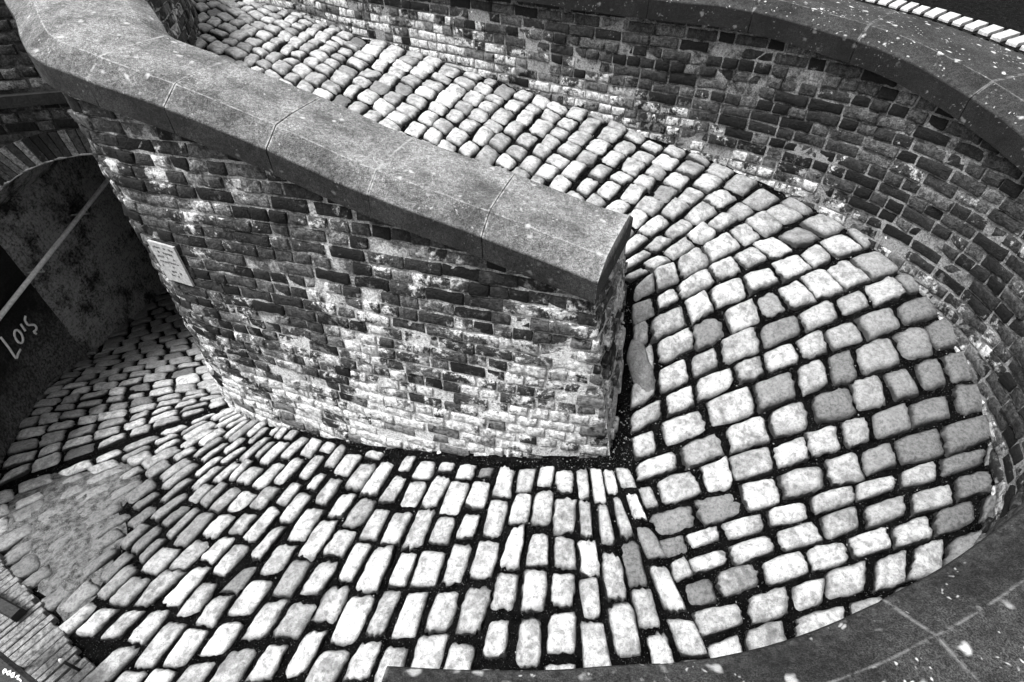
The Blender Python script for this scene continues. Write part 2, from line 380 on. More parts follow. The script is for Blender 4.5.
# ------------------------------------------------------------------ lay the setts
rnd.seed(21)
P = PATHS['upper_path']
courses(P, [((600, 268), (712, 163), 6), ((500, 212), (590, 115), 6), ((400, 160), (485, 78), 6), ((300, 108), (372, 41), 5), ((230, 68), (305, 18), 4), ((168, 40), (262, 3), 4), ((150, 8), (225, -12))],
        BV_U, (.16, .26), .015, .0, .35, .30, hgt=.034)
P = PATHS['hairpin_bend']
def hp_dirt(m):
    d = (Vector((2.62, 1.9)) - m).length
    return max(0, .95 - d * .75)
courses(P, [((712, 678), (975, 614), 2), ((690, 612), (1000, 520), 3), ((656, 540), (1000, 440), 2), ((636, 488), (985, 380), 2), ((628, 440), (950, 316), 2), ((630, 385), (905, 270), 2), ((630, 330), (850, 228), 2), ((630, 285), (785, 198), 3), ((600, 268), (712, 163))],
        BV_L, (.18, .30), .014, .35, .5, .30, hp_dirt, hgt=.036, skip=.04)
P = PATHS['lower_path']
courses(P, [((628, 468), (724, 690), 4), ((575, 468), (580, 700), 3), ((520, 468), (468, 700), 4), ((440, 462), (330, 705), 5), ((352, 447), (150, 715), 5), ((292, 430), (0, 705), 5), ((262, 416), (-60, 640), 6), ((232, 408), (-70, 518))],
        BV_L, (.17, .26), .017, .25, .0, .25, lambda m: .85 * max(0, 1 - ((m.x + 2.6) / .8) ** 2 - ((m.y - 1.55) / .62) ** 2) ** .5, hgt=.032, skip=.02, keep=lambda m: m.y > .30 - .0 * m.x and (m.x + 1.95) * .54 + (m.y - .66) * .84 > 0.02)
P = PATHS['tunnel_path']
courses(P, [((228, 404), (-70, 512), 5), ((226, 386), (-20, 425), 5), ((212, 352), (30, 388), 6), ((190, 318), (72, 350), 5), ((172, 292), (92, 318), 4), ((160, 275), (105, 290))],
        BV_L, (.16, .24), .013, .0, .8, .5, lambda m: .22 + max(0, (m.y - 3.2) * .55), hgt=.028)  # tunnel shade put into the setts' colour, darker further in
print('SETTS', SETT_N)

rnd.seed(2)
pa_, pb_ = pix(633, 352, BV_L), pix(648, 392, BV_L)
ax_ = (pb_ - pa_); ax_.z = 0; ax_.normalize(); sd2 = Vector((-ax_.y, ax_.x, 0)); md = (pa_ + pb_) / 2; v, f = [], []
for i in range(13):
    a = -1 + 2 * i / 12; r_ = max(.02, (1 - abs(a) ** 3.2)) ** .6
    for k in range(12):
        t = 2 * PI * k / 12; q = md + ax_ * a * .13 + sd2 * math.cos(t) * .062 * r_ + Vector((0, 0, .02 + math.sin(t) * .058 * r_ - a * .025)); q.z += (groundz(q.x, q.y, BV_L)[0].z - md.z) if groundz(q.x, q.y, BV_L) else 0
        v.append(q + noise.noise_vector(q * 14) * .012)
for i in range(12):
    for k in range(12): f.append((i * 12 + k, i * 12 + (k + 1) % 12, i * 12 + 12 + (k + 1) % 12, i * 12 + 12 + k))
f += [tuple(range(11, -1, -1)), tuple(12 * 12 + k for k in range(12))]
ls_ = obj('loose_stone', v, f, M['sett']); tag(ls_, 'loose worn stone lying against the end of the dividing wall', 'stone')
bm = bmesh.new(); bm.from_mesh(ls_.data); bmesh.ops.recalc_face_normals(bm, faces=bm.faces); bm.to_mesh(ls_.data); bm.free()
at = ls_.data.attributes.new('dirt_shade', 'FLOAT', 'POINT'); at.data.foreach_set('value', [.45] * len(v))
# smeared cement over the setts at the left of the lower path
poly = [(-6, 505), (40, 474), (95, 464), (146, 455), (154, 468), (132, 500), (128, 540), (112, 575), (92, 612), (64, 628), (28, 585), (0, 555)]
cen = (72, 525); v, f = [], []
NR, NA = 9, 48
for i in range(NR + 1):
    for j in range(NA):
        u = j / NA * len(poly); k = int(u) % len(poly); t = u - int(u)
        ax, ay = poly[k]; bx, by = poly[(k + 1) % len(poly)]
        x = cen[0] + (ax + (bx - ax) * t - cen[0]) * i / NR; y = cen[1] + (ay + (by - ay) * t - cen[1]) * i / NR
        r2 = 1 + .12 * noise.noise(Vector((math.cos(j / NA * 2 * PI) * 3, math.sin(j / NA * 2 * PI) * 3, 5))) * i / NR
        x = cen[0] + (x - cen[0]) * r2; y = cen[1] + (y - cen[1]) * r2
        p = pix(x, y, BV_L); p = Vector(p); p.z += .028 - .045 * (i / NR) ** 5 + .016 * fbm(p, 8, 2) + .008 * fbm(p, 30)
        v.append(p)
for i in range(NR):
    for j in range(NA):
        a = i * NA + j; b = i * NA + (j + 1) % NA; f.append((a, b, b + NA, a + NA))
if (v[f[60][1]] - v[f[60][0]]).cross(v[f[60][3]] - v[f[60][0]]).z < 0: f = [tuple(reversed(q)) for q in f]
tag(obj('cement_patch', v, f, M['cement']), 'grey cement smeared over the setts outside the tunnel', 'patch', kind='structure')

# ------------------------------------------------------------------ brickwork
def brick_mesh(L, H, D, seed):
    """worn brick: x along, z up, front face at y = 0 (facing -y), depth D"""
    nx, nz = (9 if L > .15 else 7), 6; v, f = [], []
    xs = [-1, -.985, -.90] + [(-.9 + 1.8 * (i + 1) / (nx - 5)) for i in range(nx - 6)] + [.90, .985, 1]
    zs = [-1, -.96, -.74, .74, .96, 1]
    for i, a in enumerate(xs):
        for j, b in enumerate(zs):
            ea = 1 if i in (0, len(xs) - 1) else 0; eb = 1 if j in (0, nz - 1) else 0
            y = D if (ea or eb) else (.006 if (i in (1, len(xs) - 2) or j in (1, nz - 2)) else 0)
            x = a * L / 2; z = b * H / 2
            wv = noise.noise_vector(Vector((a * 2 + seed * 3.1, b * 1.5, seed)))
            if not (ea or eb): y += wv.y * .014 + .006 * noise.noise(Vector((a * 5 + seed, b * 4, seed * 2)))
            x += wv.x * .008; z += wv.z * .006
            if abs(a) > .9 and abs(b) > .9: x *= .975; z *= .93
            v.append((x, y, z))
    for i in range(len(xs) - 1):
        for j in range(nz - 1):
            q = i * nz + j; f.append((q, q + nz, q + nz + 1, q + 1))
    me = mesh('brick', v, f); me.materials.append(None)
    return me
CH = .074
def smoothpts(P, n=8): return catmull(P, n)
def arclen(A): return np.concatenate([[0], np.cumsum(np.linalg.norm(np.diff(A[:, :2], axis=0), axis=1))])

def face_patch(top, bas, hu, hb, n=8):
    """dense arrays: top (x, y, z) and base (x, y, z) of a wall face"""
    T = smoothpts([(*p, CZ - h) for p, h in zip(top, hu)], n); B = smoothpts([(*p, CZ - h) for p, h in zip(bas, hb)], n)
    return T, B
class Face:
    def __init__(s, T, B):
        s.T, s.B = T, B; s.S = (arclen(T) + arclen(B)) / 2; s.L = s.S[-1]
    def at(s, d, z):
        d = min(max(d, 0), s.L); t = np.array([np.interp(d, s.S, s.T[:, k]) for k in range(3)]); b = np.array([np.interp(d, s.S, s.B[:, k]) for k in range(3)])
        fz = (t[2] - z) / (t[2] - b[2]); p = t + (b - t) * fz
        return Vector((p[0], p[1], z)), t[2], b[2]
def wall_bricks(face, side, mat, variants, jitter=.004, lost=.03, s0=0.0, s1=None, zmargin=.03):
    """list of (matrix, mesh, rnd). side = +1 when the outward normal is to the right of the direction of travel"""
    out = []
    s1 = face.L if s1 is None else s1
    zlo = min(face.B[:, 2]) - .1; zhi = max(face.T[:, 2])
    n = int((zhi - zlo) / CH) + 1
    for k in range(n):
        z = math.floor(zlo / CH) * CH + (k + .5) * CH
        hdr = (k % 3 == 1) or (rnd.random() < .15)
        d = s0 - rnd.uniform(0, .2)
        while d < s1:
            h = hdr if rnd.random() > .18 else not hdr
            L = .100 if h else .203
            L *= rnd.uniform(.96, 1.04)
            a, b = d, d + L + .010
            d = b
            if b - .03 < s0 or a + .03 > s1: continue
            ca, cb = max(a, s0), min(b - .010, s1)
            m = (ca + cb) / 2
            p, zt, zb = face.at(m, z)
            if z - CH / 2 > zt - .01 or z + CH / 2 < zb - .02: continue
            p1, _, _ = face.at(m + .03, z); p0, _, _ = face.at(m - .03, z)
            tx = (p1 - p0); tx.z = 0; tx.normalize()
            pu, _, _ = face.at(m, z + .05); pd, _, _ = face.at(m, z - .05); up = (pu - pd).normalized()
            if side < 0: tx = -tx
            inn = up.cross(tx); inn.normalize()          # into the wall
            up = tx.cross(inn)
            r = rnd.random()
            dep = rnd.gauss(0, jitter) + (rnd.uniform(.010, .02) if rnd.random() < lost else 0)
            R = Matrix((tx, inn, up)).transposed().to_4x4()
            R = R @ Matrix.Rotation(rnd.gauss(0, .008), 4, 'Y') @ Matrix.Rotation(rnd.gauss(0, .012), 4, 'Z')
            me, mL = rnd.choice(variants['h' if (cb - ca) < .16 else 's'])
            Sx = (cb - ca) / mL
            Mx = Matrix.Translation(p + inn * dep) @ R @ Matrix.Diagonal((Sx, 1, rnd.uniform(.95, 1.04), 1))
            out.append((Mx, me, r))
    return out
def make_variants(mat):
    V = {'s': [], 'h': []}
    for i in range(8):
        for t, L in (('s', .203), ('h', .100)):
            me = brick_mesh(L, CH - .008, .07, i * 1.7 + (5 if t == 'h' else 0)); me.materials.clear(); me.materials.append(mat); V[t].append((me, L))
    return V
def place_bricks(parent, lst, mat, limit=300):
    inv = Matrix.Translation(-Vector(parent.location))
    def score(it):
        Mx = it[0]; p = Mx.translation; x, y, zc = project(p)
        if zc < .1 or not (-15 < x < 1039 and -15 < y < 697): return -1 / (1 + max(zc, .1))
        nrm = -(Mx.to_3x3() @ Vector((0, 1, 0))).normalized(); vw = (Vector((0, 0, CZ)) - p)
        cs = nrm.dot(vw.normalized())
        return Mx.to_scale().x * (2 if len(it[1].vertices) > 45 else 1) * cs / zc ** 2 if cs > 0 else -1
    lst = sorted(lst, key=score, reverse=True)
    for Mx, me, r in lst[:limit]:
        o = bpy.data.objects.new('brick', me); C.objects.link(o); o.parent = parent; o.matrix_local = inv @ Mx
    rest = lst[limit:]
    if rest:
        v, f, at = [], [], []
        for Mx, me, r in rest:
            b = len(v); X = inv @ Mx
            v += [tuple(X @ q.co) for q in me.vertices]; f += [tuple(i + b for i in q.vertices) for q in me.polygons]; at += [r] * len(me.vertices)
        me = mesh('brickwork', v, f); a = me.attributes.new('rnd', 'FLOAT', 'POINT'); a.data.foreach_set('value', at)
        o = link('brickwork', me, mat, parent); o['kind'] = 'stuff'
    return len(rest)
def core_sheet(face, side, rec, ztop_extra=.02, zbot_extra=-.15, nz=14):
    """mortar face: the wall face set back by rec, as a finely divided uneven sheet"""
    v, f = [], []; ns = max(2, int(face.L / .06))
    for i in range(ns + 1):
        d = face.L * i / ns
        _, zt, zb = face.at(d, 0)
        p1, _, _ = face.at(d + .03, zt); p0, _, _ = face.at(d - .03, zt); tx = (p1 - p0).normalized(); tx.z = 0
        nin = Vector((-tx.y, tx.x, 0)) * (1 if side > 0 else -1)
        for j in range(nz + 1):
            z = zb + zbot_extra + (zt + ztop_extra - zb - zbot_extra) * j / nz
            p, _, _ = face.at(d, z); p = p + nin * (rec + .004 * fbm(p, 12)); v.append(p)
    for i in range(ns):
        for j in range(nz):
            a = i * (nz + 1) + j; q = (a, a + nz + 1, a + nz + 2, a + 1); f.append(q if side > 0 else tuple(reversed(q)))
    return v, f

# coping ------------------------------------------------------------------
PROF = [(0, 0), (0, .112), (.006, .121), (.055, .150), (.109, .1825), (.114, .185), (.118, .1865), (.25, .192), (.40, .192), (.532, .1865), (.536, .185), (.541, .1825), (.644, .121), (.65, .112), (.65, 0)]
SIDE_DARK = [1, 1, .45, .30, .26, .0, .0, .0, 0, 0, 0, .1, .3, 1, 1]  # sides and bevels darker than the flat top
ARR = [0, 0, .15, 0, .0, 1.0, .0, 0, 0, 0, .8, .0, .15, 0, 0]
def coping_stone(parent, pts, z, nrm, mat, name='coping_stone', width=1.0, skew=None):
    """pts: plan points of the path-side edge, z: underside heights, nrm: unit plan normals pointing across the coping"""
    v, f, so, ar = [], [], [], []; n = len(PROF); m = len(pts); dz = rnd.uniform(-.004, .004); sd_ = rnd.uniform(0, 50)
    for i in range(m):
        endf = 1 if i in (0, m - 1) else 0
        for k, (a, h) in enumerate(PROF):
            a = a if a < .2 else a * width
            p = Vector((pts[i][0] + nrm[i][0] * a, pts[i][1] + nrm[i][1] * a, z[i] + h + dz))
            if skew and i < 2: p.x += skew * a * (1 - .5 * i); p.y -= .3 * skew * a * (1 - .5 * i)
            w_ = noise.noise_vector(Vector((p.x * 6 + sd_, p.y * 6, p.z * 6))) * .0035
            p += w_; v.append(p); so.append(SIDE_DARK[k]); ar.append(max(ARR[k], 1.3 * endf if 2 <= k <= 12 else 0))
    for i in range(m - 1):
        for k in range(n):
            a = i * n + k; b = i * n + (k + 1) % n; f.append((a, b, b + n, a + n))
    f.append(tuple(range(n - 1, -1, -1))); f.append(tuple((m - 1) * n + k for k in range(n)))
    me = mesh('coping_stone', [p - Vector(parent.location) for p in v], f)
    bm = bmesh.new(); bm.from_mesh(me); bmesh.ops.recalc_face_normals(bm, faces=bm.faces); bm.to_mesh(me); bm.free()
    for nm, val in (('darkening', so), ('arris', ar)):
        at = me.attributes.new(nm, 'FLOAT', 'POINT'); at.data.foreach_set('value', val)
    me.set_sharp_from_angle(angle=math.radians(22))
    return link(name, me, mat, parent)
def coping(parent, curve, hu, side, over, joints, mat, s_start=0.0, s_end=None, width=1.0, skew=None):
    A = smoothpts([(*p, CZ - h) for p, h in zip(curve, hu)], 10); S = arclen(A); L = S[-1]
    T = np.gradient(A[:, :2], axis=0); T /= np.linalg.norm(T, axis=1)[:, None]
    N = np.stack([-T[:, 1], T[:, 0]], 1) * (1 if side > 0 else -1)     # into the wall
    E = A[:, :2] - N * over
    for _ in range(60): N[1:-1] = (N[:-2] + 2 * N[1:-1] + N[2:]) / 4
    N /= np.linalg.norm(N, axis=1)[:, None]
    def at(s):
        g = lambda arr: np.array([np.interp(s, S, arr[:, k]) for k in range(arr.shape[1])])
        e = g(E); nn = g(N); nn /= np.linalg.norm(nn); z = np.interp(s, S, A[:, 2])
        if s < 0: t = T[0]; e = e + t * s; z = z + (A[1, 2] - A[0, 2]) / (S[1] - S[0]) * s
        if s > L: t = T[-1]; e = e + t * (s - L)
        return e, nn, z
    js = [s_start] + [j for j in joints] + [s_end if s_end is not None else L]
    for a, b in zip(js, js[1:]):
        a_, b_ = a + .0015, b - .0015; m = max(3, int((b - a) / .07) + 1)
        ss = [a_, a_ + .009] + [a_ + (b_ - a_) * i / (m - 1) for i in range(1, m - 1)] + [b_ - .009, b_]
        q = [at(x) for x in ss]
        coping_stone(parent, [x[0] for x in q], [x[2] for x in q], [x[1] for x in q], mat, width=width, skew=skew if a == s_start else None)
    return at, L

# ---- dividing wall
rnd.seed(5)
dw = empty('dividing_parapet', (-.9, 2.45, CZ - 3.0)); tag(dw, 'brick wall between the two arms of the ramp with pale grey stone coping', 'wall')
VC = make_variants(M['brick_c'])
T, B = face_patch(TOPC, BASC, HC_U, HC_B); FC = Face(T, B)
lst = wall_bricks(FC, -1, M['brick_c'], VC, .004, .05)
v, f = core_sheet(FC, -1, .011); obj('mortar_bed', v, f, M['mortar_c'], dw)
# end of the wall
TE = [(.375, 1.905), (.46, 2.07), (.55, 2.25), (.63, 2.43)]; BE = [(.58, 1.74), (.645, 1.98), (.68, 2.24), (.69, 2.50)]
T2, B2 = face_patch(TE, BE, [1.49] * 4, [2.62, 2.45, 2.25, 2.06]); FE = Face(T2, B2)
lst += wall_bricks(FE, +1, M['brick_c'], VC, .008, .05, s0=.06)
v, f = core_sheet(FE, +1, .013); obj('mortar_bed', v, f, M['mortar_c'], dw)
# side towards the upper path
A = smoothpts([(*p,) for p in TOPC], 4); Tt = np.gradient(A, axis=0); Tt /= np.linalg.norm(Tt, axis=1)[:, None]; Nn = np.stack([Tt[:, 1], -Tt[:, 0]], 1)
INN = [tuple(A[i] + Nn[i] * .55) for i in range(0, len(A), 4)]
INN[0] = (.61, 2.42)
T3, B3 = face_patch(INN, INN, HC_U, [1.98, 1.78, 1.60, 1.45, 1.40, 1.38, 1.37, 1.36, 1.34, 1.31, 1.28, 1.25, 1.2, 1.15]); FI = Face(T3, B3)
lst += wall_bricks(FI, +1, M['brick_c'], VC, .004, .03)
v, f = core_sheet(FI, +1, .011); obj('mortar_bed', v, f, M['mortar_c'], dw)
print('centre bricks', len(lst), 'rest', place_bricks(dw, lst, M['brick_c']))
# coping joints measured along the wall
S_ = arclen(smoothpts([(*p, 0) for p in TOPC], 10)); Ax = smoothpts([(*p, 0) for p in TOPC], 10)
def s_at_x(x): return float(np.interp(-x, -Ax[:, 0], S_))
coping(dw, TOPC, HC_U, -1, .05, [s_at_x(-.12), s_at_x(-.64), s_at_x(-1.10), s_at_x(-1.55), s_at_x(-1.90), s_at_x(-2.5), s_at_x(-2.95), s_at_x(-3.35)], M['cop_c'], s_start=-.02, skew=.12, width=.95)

# ---- retaining wall round the outside of the bend
rnd.seed(11)
rw = empty('curved_parapet', (1.6, 3.4, CZ - 2.6)); tag(rw, 'curved brick retaining wall round the outside of the hairpin with sooty lichened coping', 'wall')
VO = make_variants(M['brick_o'])
T, B = face_patch(OUT, OUT, HO_U, HO_B); FO = Face(T, B)
lst = wall_bricks(FO, +1, M['brick_o'], VO, .004, .06)
v, f = core_sheet(FO, +1, .011, nz=10); obj('mortar_bed', v, f, M['mortar_o'], rw)
# closing end of the wall beside the lower path
ENDT = [(-.27, .35), (-.28, -.20)]; T4, B4 = face_patch(ENDT, ENDT, [1.62, 1.62], [2.8, 2.8]); FX = Face(T4, B4)
lst += wall_bricks(FX, +1, M['brick_o'], VO)
v, f = core_sheet(FX, +1, .011); obj('mortar_bed', v, f, M['mortar_o'], rw)
print('outer bricks', len(lst), 'rest', place_bricks(rw, lst, M['brick_o']))
So = arclen(smoothpts([(*p, 0) for p in OUT], 10))[-1]
jo = []; s = .55
while s < So - .35: jo.append(s); s += rnd.uniform(.60, .72)
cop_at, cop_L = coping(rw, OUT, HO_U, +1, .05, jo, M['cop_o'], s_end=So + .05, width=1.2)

# ---- higher ground behind the retaining wall, with a row of pale edging setts
v, f = [], []; offs = [.775, .9, 1.3, 2, 4, 9]
ns = 120
for i in range(ns + 1):
    e, nn, z = cop_at(cop_L * i / ns)
    for k, a in enumerate(offs):
        v.append(Vector((e[0] + nn[0] * a, e[1] + nn[1] * a, z + .166 + .004 * math.sin(i * .7 + k))))
n = len(offs)
for i in range(ns):
    for k in range(n - 1):
        a = i * n + k; f.append((a, a + n, a + n + 1, a + 1))
if (v[f[0][1]] - v[f[0][0]]).cross(v[f[0][3]] - v[f[0][0]]).z < 0: f = [tuple(reversed(q)) for q in f]
hg = obj('upper_ground', v, f, M['tarmac']); tag(hg, 'dark ground level with the top of the retaining wall', 'ground', kind='structure')
rnd.seed(3)
s = 4.6
while s < 10.4:
    w_ = rnd.uniform(.052, .064); e0, n0, z0 = cop_at(s + .006); e1, n1, z1 = cop_at(s + w_ - .012); l = .80 + rnd.uniform(-.01, .02); l2 = rnd.uniform(1.02, 1.07)
    vv = []
    sk = .10                                   # laid a little askew to the coping
    t0 = np.array([n0[1], -n0[0]])
    for hh in (.12, .178, .184):
        ins = .0 if hh < .18 else .006
        for (e, nn, z, sg) in ((e0, n0, z0, 1), (e1, n1, z1, -1)):
            for a in (l + ins, l2 - ins):
                q = e + nn * a + t0 * sg * 0
                vv.append((q[0], q[1], z + hh))
    ff = [(0, 1, 5, 4), (1, 3, 7, 5), (3, 2, 6, 7), (2, 0, 4, 6), (4, 5, 9, 8), (5, 7, 11, 9), (7, 6, 10, 11), (6, 4, 8, 10), (8, 9, 11, 10)]
    o = obj('edging_sett', [Vector(q) for q in vv], ff, M['edge'], hg, smooth=False)
    bm = bmesh.new(); bm.from_mesh(o.data); bmesh.ops.recalc_face_normals(bm, faces=bm.faces); bm.to_mesh(o.data); bm.free()
    s += w_

# ------------------------------------------------------------------ tunnel: arch wall, vault, side wall
FX0, FY0, FK = -4.38, 3.80, .30            # facade plane: y = FY0 + FK * (x - FX0)
fy = lambda x: FY0 + FK * (x - FX0)
AXC, AR, AH = -3.45, 1.15, 1.755           # arch centre x, radius, depth of the crown
az = lambda x: CZ - AH - AR + math.sqrt(max(AR * AR - (x - AXC) ** 2, .0001))
fl = math.sqrt(1 + FK * FK); ft = Vector((1 / fl, FK / fl, 0)); fn = Vector((FK / fl, -1 / fl, 0))
aw = empty('tunnel_arch', (-3.6, fy(-3.6), CZ - 3.8)); tag(aw, 'dark brick arch over the tunnel mouth beside the dividing wall', 'arch')
XL, XR = -6.2, -2.95
v, f = [], []
xs = [XL, -5.2, FX0] + [FX0 + (XR - FX0) * i / 20 for i in range(1, 21)]
for x in xs:
    zb = az(x) if x >= FX0 - .001 else CZ - 3.8
    zz = [zb, CZ - .30]
    for z in zz: v.append(Vector((x, fy(x), z)) - fn * .012)
for i in range(len(xs) - 1): f.append((i * 2, i * 2 + 2, i * 2 + 3, i * 2 + 1))
obj('mortar_bed', v, f, M['mortar_f'], aw, smooth=False)
rnd.seed(9)
VF = make_variants(M['brick_f']); lst = []
Rf = Matrix((ft, -fn, Vector((0, 0, 1)))).transposed().to_4x4()
z = CZ - 2.4
k = 0
while z < CZ - .32:
    x = XL + rnd.uniform(0, .2)
    while x < XR - .05:
        L = .203 if (k % 2 == 0) ^ (rnd.random() < .2) else .100
        xm = x + L / 2 / fl
        lim = az(xm) + .20 if xm > FX0 - .1 else 0
        if z - CH / 2 > lim and not (CZ - 1.36 < z < CZ - 1.27):
            me, mL = rnd.choice(VF['s' if L > .2 else 'h'])
            lst.append((Matrix.Translation(Vector((xm, fy(xm), z)) + fn * rnd.gauss(0, .006)) @ Rf, me, rnd.random()))
        x += (L + .012) / fl
    z += CH; k += 1
place_bricks(aw, lst, M['brick_f'])
# arch ring of bricks on end
na = 30
for i in range(na):
    a0 = PI * (.5 + .34) - i * (.34 + .10) * PI / na; a1 = a0 - (.44 * PI / na) * .88
    vv = []
    for (r, a, d) in [(r, a, d) for d in (0, .2) for r in (AR, AR + .20) for a in (a0, a1)]:
        x = AXC + r * math.cos(a); zz = CZ - AH - AR + r * math.sin(a)
        vv.append(Vector((x, fy(x), zz)) + fn * (.012 - d + rnd.uniform(0, .004)))
    ff = [(0, 1, 3, 2), (4, 6, 7, 5), (0, 4, 5, 1), (2, 3, 7, 6), (0, 2, 6, 4), (1, 5, 7, 3)]
    o = obj('voussoir', vv, ff, M['brick_f'], aw, smooth=False)
    bm = bmesh.new(); bm.from_mesh(o.data); bmesh.ops.recalc_face_normals(bm, faces=bm.faces); bm.to_mesh(o.data); bm.free()
v, f = [], []
for i in range(41):                                   # pale limewashed arris along the arch
    a = PI * .87 - i * .57 * PI / 40; wv = max(.002, .008 + .022 * noise.noise(Vector((i * .9, 0, 3))))
    for (r, d) in ((AR - .004, -.03), (AR - .004, .016), (AR + wv, .019), (AR + wv, -.03)):
        x = AXC + r * math.cos(a); v.append(Vector((x, fy(x), CZ - AH - AR + r * math.sin(a))) + fn * d)
for i in range(40):
    for k in range(4): f.append((i * 4 + k, i * 4 + (k + 1) % 4, i * 4 + 4 + (k + 1) % 4, i * 4 + 4 + k))
obj('arch_rim', v, f, M['board'], aw)
# projecting string course above the ring, coloured black for its band of shadow
x0, x1 = XL, XR
vv = []
for x in (x0, x1):
    for (d, zz) in ((-.05, CZ - 1.36), (.045, CZ - 1.355), (.045, CZ - 1.275), (-.05, CZ - 1.27)): vv.append(Vector((x, fy(x), zz)) + fn * d)
obj('string_course', vv, [(0, 1, 5, 4), (1, 2, 6, 5), (2, 3, 7, 6), (0, 4, 7, 3), (0, 3, 2, 1), (4, 5, 6, 7)], M['blackpaint'], aw, smooth=False)
# whitewashed tunnel lining: left wall and vault
v, f = [], []
prof = [(FX0 - .05, CZ - 4.9)] + [(FX0 - .05, CZ - 4.9 + (4.9 - AH - .47) * i / 14) for i in range(1, 15)]
na = 20
for i in range(1, na + 1):
    x = FX0 - .05 + (2 * (AXC - FX0) + .05) * i / na; prof.append((x, az(max(x, FX0)) + .03))
prof += [(prof[-1][0], CZ - 4.9)]
for j in range(31):
    y = 11 * (j / 30) ** 1.4
    for (x, zz) in prof:
        p = Vector((x - .04 * y - .09 * max(0, y - 1) ** 2, fy(x) + .02 + y, zz)); p += noise.noise_vector(p * 2.5) * .012 + noise.noise_vector(p * 9) * .004; v.append(p)  # bend to the left is made up so the depth falls dark
n = len(prof)
for j in range(30):
    for i in range(n - 1):
        a = j * n + i; f.append((a, a + n, a + n + 1, a + 1))
f.append(tuple(30 * n + i for i in range(n)))
obj('vault', v, f, M['vault'], aw)

# side wall before the tunnel, painted black, with a scrawled name
sw = empty('painted_abutment', (FX0, 3.0, CZ - 3.6)); tag(sw, 'black painted wall beside the tunnel mouth with a white painted name', 'wall')
v, f = [], []; ny, nz = 30, 26
ABY = [1.55, 1.95, 2.3, 2.75, 3.26, 3.82]; ABX = [-3.66, -3.74, -3.87, -4.08, -4.27, -4.38]
abx = lambda y: float(np.interp(y, ABY, ABX))
ABS = catmull(list(zip(ABX, ABY)), 6); ABS = np.array(ABS)
for i in range(ny + 1):
    u = i / ny * (len(ABS) - 1); k = min(int(u), len(ABS) - 2); q = ABS[k] + (ABS[k + 1] - ABS[k]) * (u - k)
    for j in range(nz + 1):
        z = CZ - 3.95 + 2.2 * j / nz
        p = Vector((q[0], q[1], z)); v.append(p + Vector((.010 * fbm(p, 5) + .005 * fbm(p, 22), 0, 0)))
for i in range(ny):
    for j in range(nz):
        a = i * (nz + 1) + j; f.append((a, a + 1, a + nz + 2, a + nz + 1))
f = [tuple(reversed(q)) for q in f]
b0 = len(v)
v += [Vector((ABX[0] - .5, ABY[0] - .1, CZ - 3.95)), Vector((FX0 - .5, fy(FX0), CZ - 3.95)), Vector((ABX[0] - .5, ABY[0] - .1, CZ - 1.75)), Vector((FX0 - .5, fy(FX0), CZ - 1.75))]
f += [tuple(i * (nz + 1) + nz for i in range(ny + 1)) + (b0 + 3, b0 + 2), (0, nz, b0 + 2, b0)]
kk = NT('side_wall_paint', .75, .25); nA = kk.noise(5, 5, .7); nB = kk.noise(40, 4, .7)
sp = kk.n('ShaderNodeSeparateXYZ'); kk.t.links.new(kk.geo.outputs['Position'], sp.inputs[0])
worn = kk.step(kk.math('ADD', kk.math('MULTIPLY', sp.outputs[2], -1.1), kk.math('MULTIPLY', nA, 1.1)), -1.75, -1.0)   # paint worn off near the foot
base = kk.mix(worn, kk.mix(kk.step(nB, .35, .7), .004, .014), kk.mix(kk.step(nB, .35, .62), .02, .16))
kk.color(base).bump(kk.math('ADD', nA, nB), .7, .012)
obj('wall_face', v, f, kk.m, sw)
def onab(px, py, off):                       # pixel's ray on the curved abutment
    r = ray(px, py); y = 3.4
    for _ in range(30):
        x = abx(y) + off; y = .5 * y + .5 * (x / r.x * r.y)
    x = abx(y) + off; s = x / r.x
    return Vector((x, r.y * s, CZ + r.z * s))
def onx(px, py, X):
    r = ray(px, py); s = X / r.x; return Vector((X, r.y * s, CZ + r.z * s))
def tube(pts, rad, n=8, flat=None, closed=False):
    """swept tube; flat = (axis vector, factor) squashes it"""
    v, f = [], []; m = len(pts)
    for i, p in enumerate(pts):
        a = pts[i - 1] if (i > 0 or closed) else p; b = pts[(i + 1) % m] if (i < m - 1 or closed) else p
        t = (b - a).normalized(); u = t.cross(Vector((0, 0, 1)) if abs(t.z) < .9 else Vector((1, 0, 0))).normalized(); w_ = t.cross(u)
        r = rad if not callable(rad) else rad(i / max(1, m - 1))
        for k in range(n):
            o_ = (u * math.cos(2 * PI * k / n) + w_ * math.sin(2 * PI * k / n)) * r
            if flat: o_ -= flat[0] * (o_.dot(flat[0])) * flat[1]
            v.append(p + o_)
    for i in range(m if closed else m - 1):
        for k in range(n):
            f.append((i * n + k, i * n + (k + 1) % n, ((i + 1) % m) * n + (k + 1) % n, ((i + 1) % m) * n + k))
    if not closed: f.append(tuple(range(n - 1, -1, -1))); f.append(tuple((m - 1) * n + k for k in range(n)))
    return v, f
XS = FX0 + .012
strokes = {'l': [(0.5, 337), (9, 348), (16, 358), (18, 354), (20.5, 349.5)],
           'i': [(20.7, 324), (23, 327.5), (25.5, 331)],
           's': [(25.5, 316), (25, 320), (26.5, 323), (28.5, 325), (31.5, 324.8), (34.5, 325), (36.4, 327.5), (36, 330), (33.8, 331.8), (36.6, 334)]}
for k, pp in strokes.items():
    q = catmull(pp, 4); v, f = tube([onab(x, y, .016) for x, y in q], .011, 6, (Vector((1, 0, 0)), .6)); obj('painted_letter', v, f, M['paint'], sw)
q = [onab(18.7 + 4.6 * math.cos(a * PI / 8) * .95, 336.6 + 6.6 * math.sin(a * PI / 8 + .5), .016) for a in range(16)]
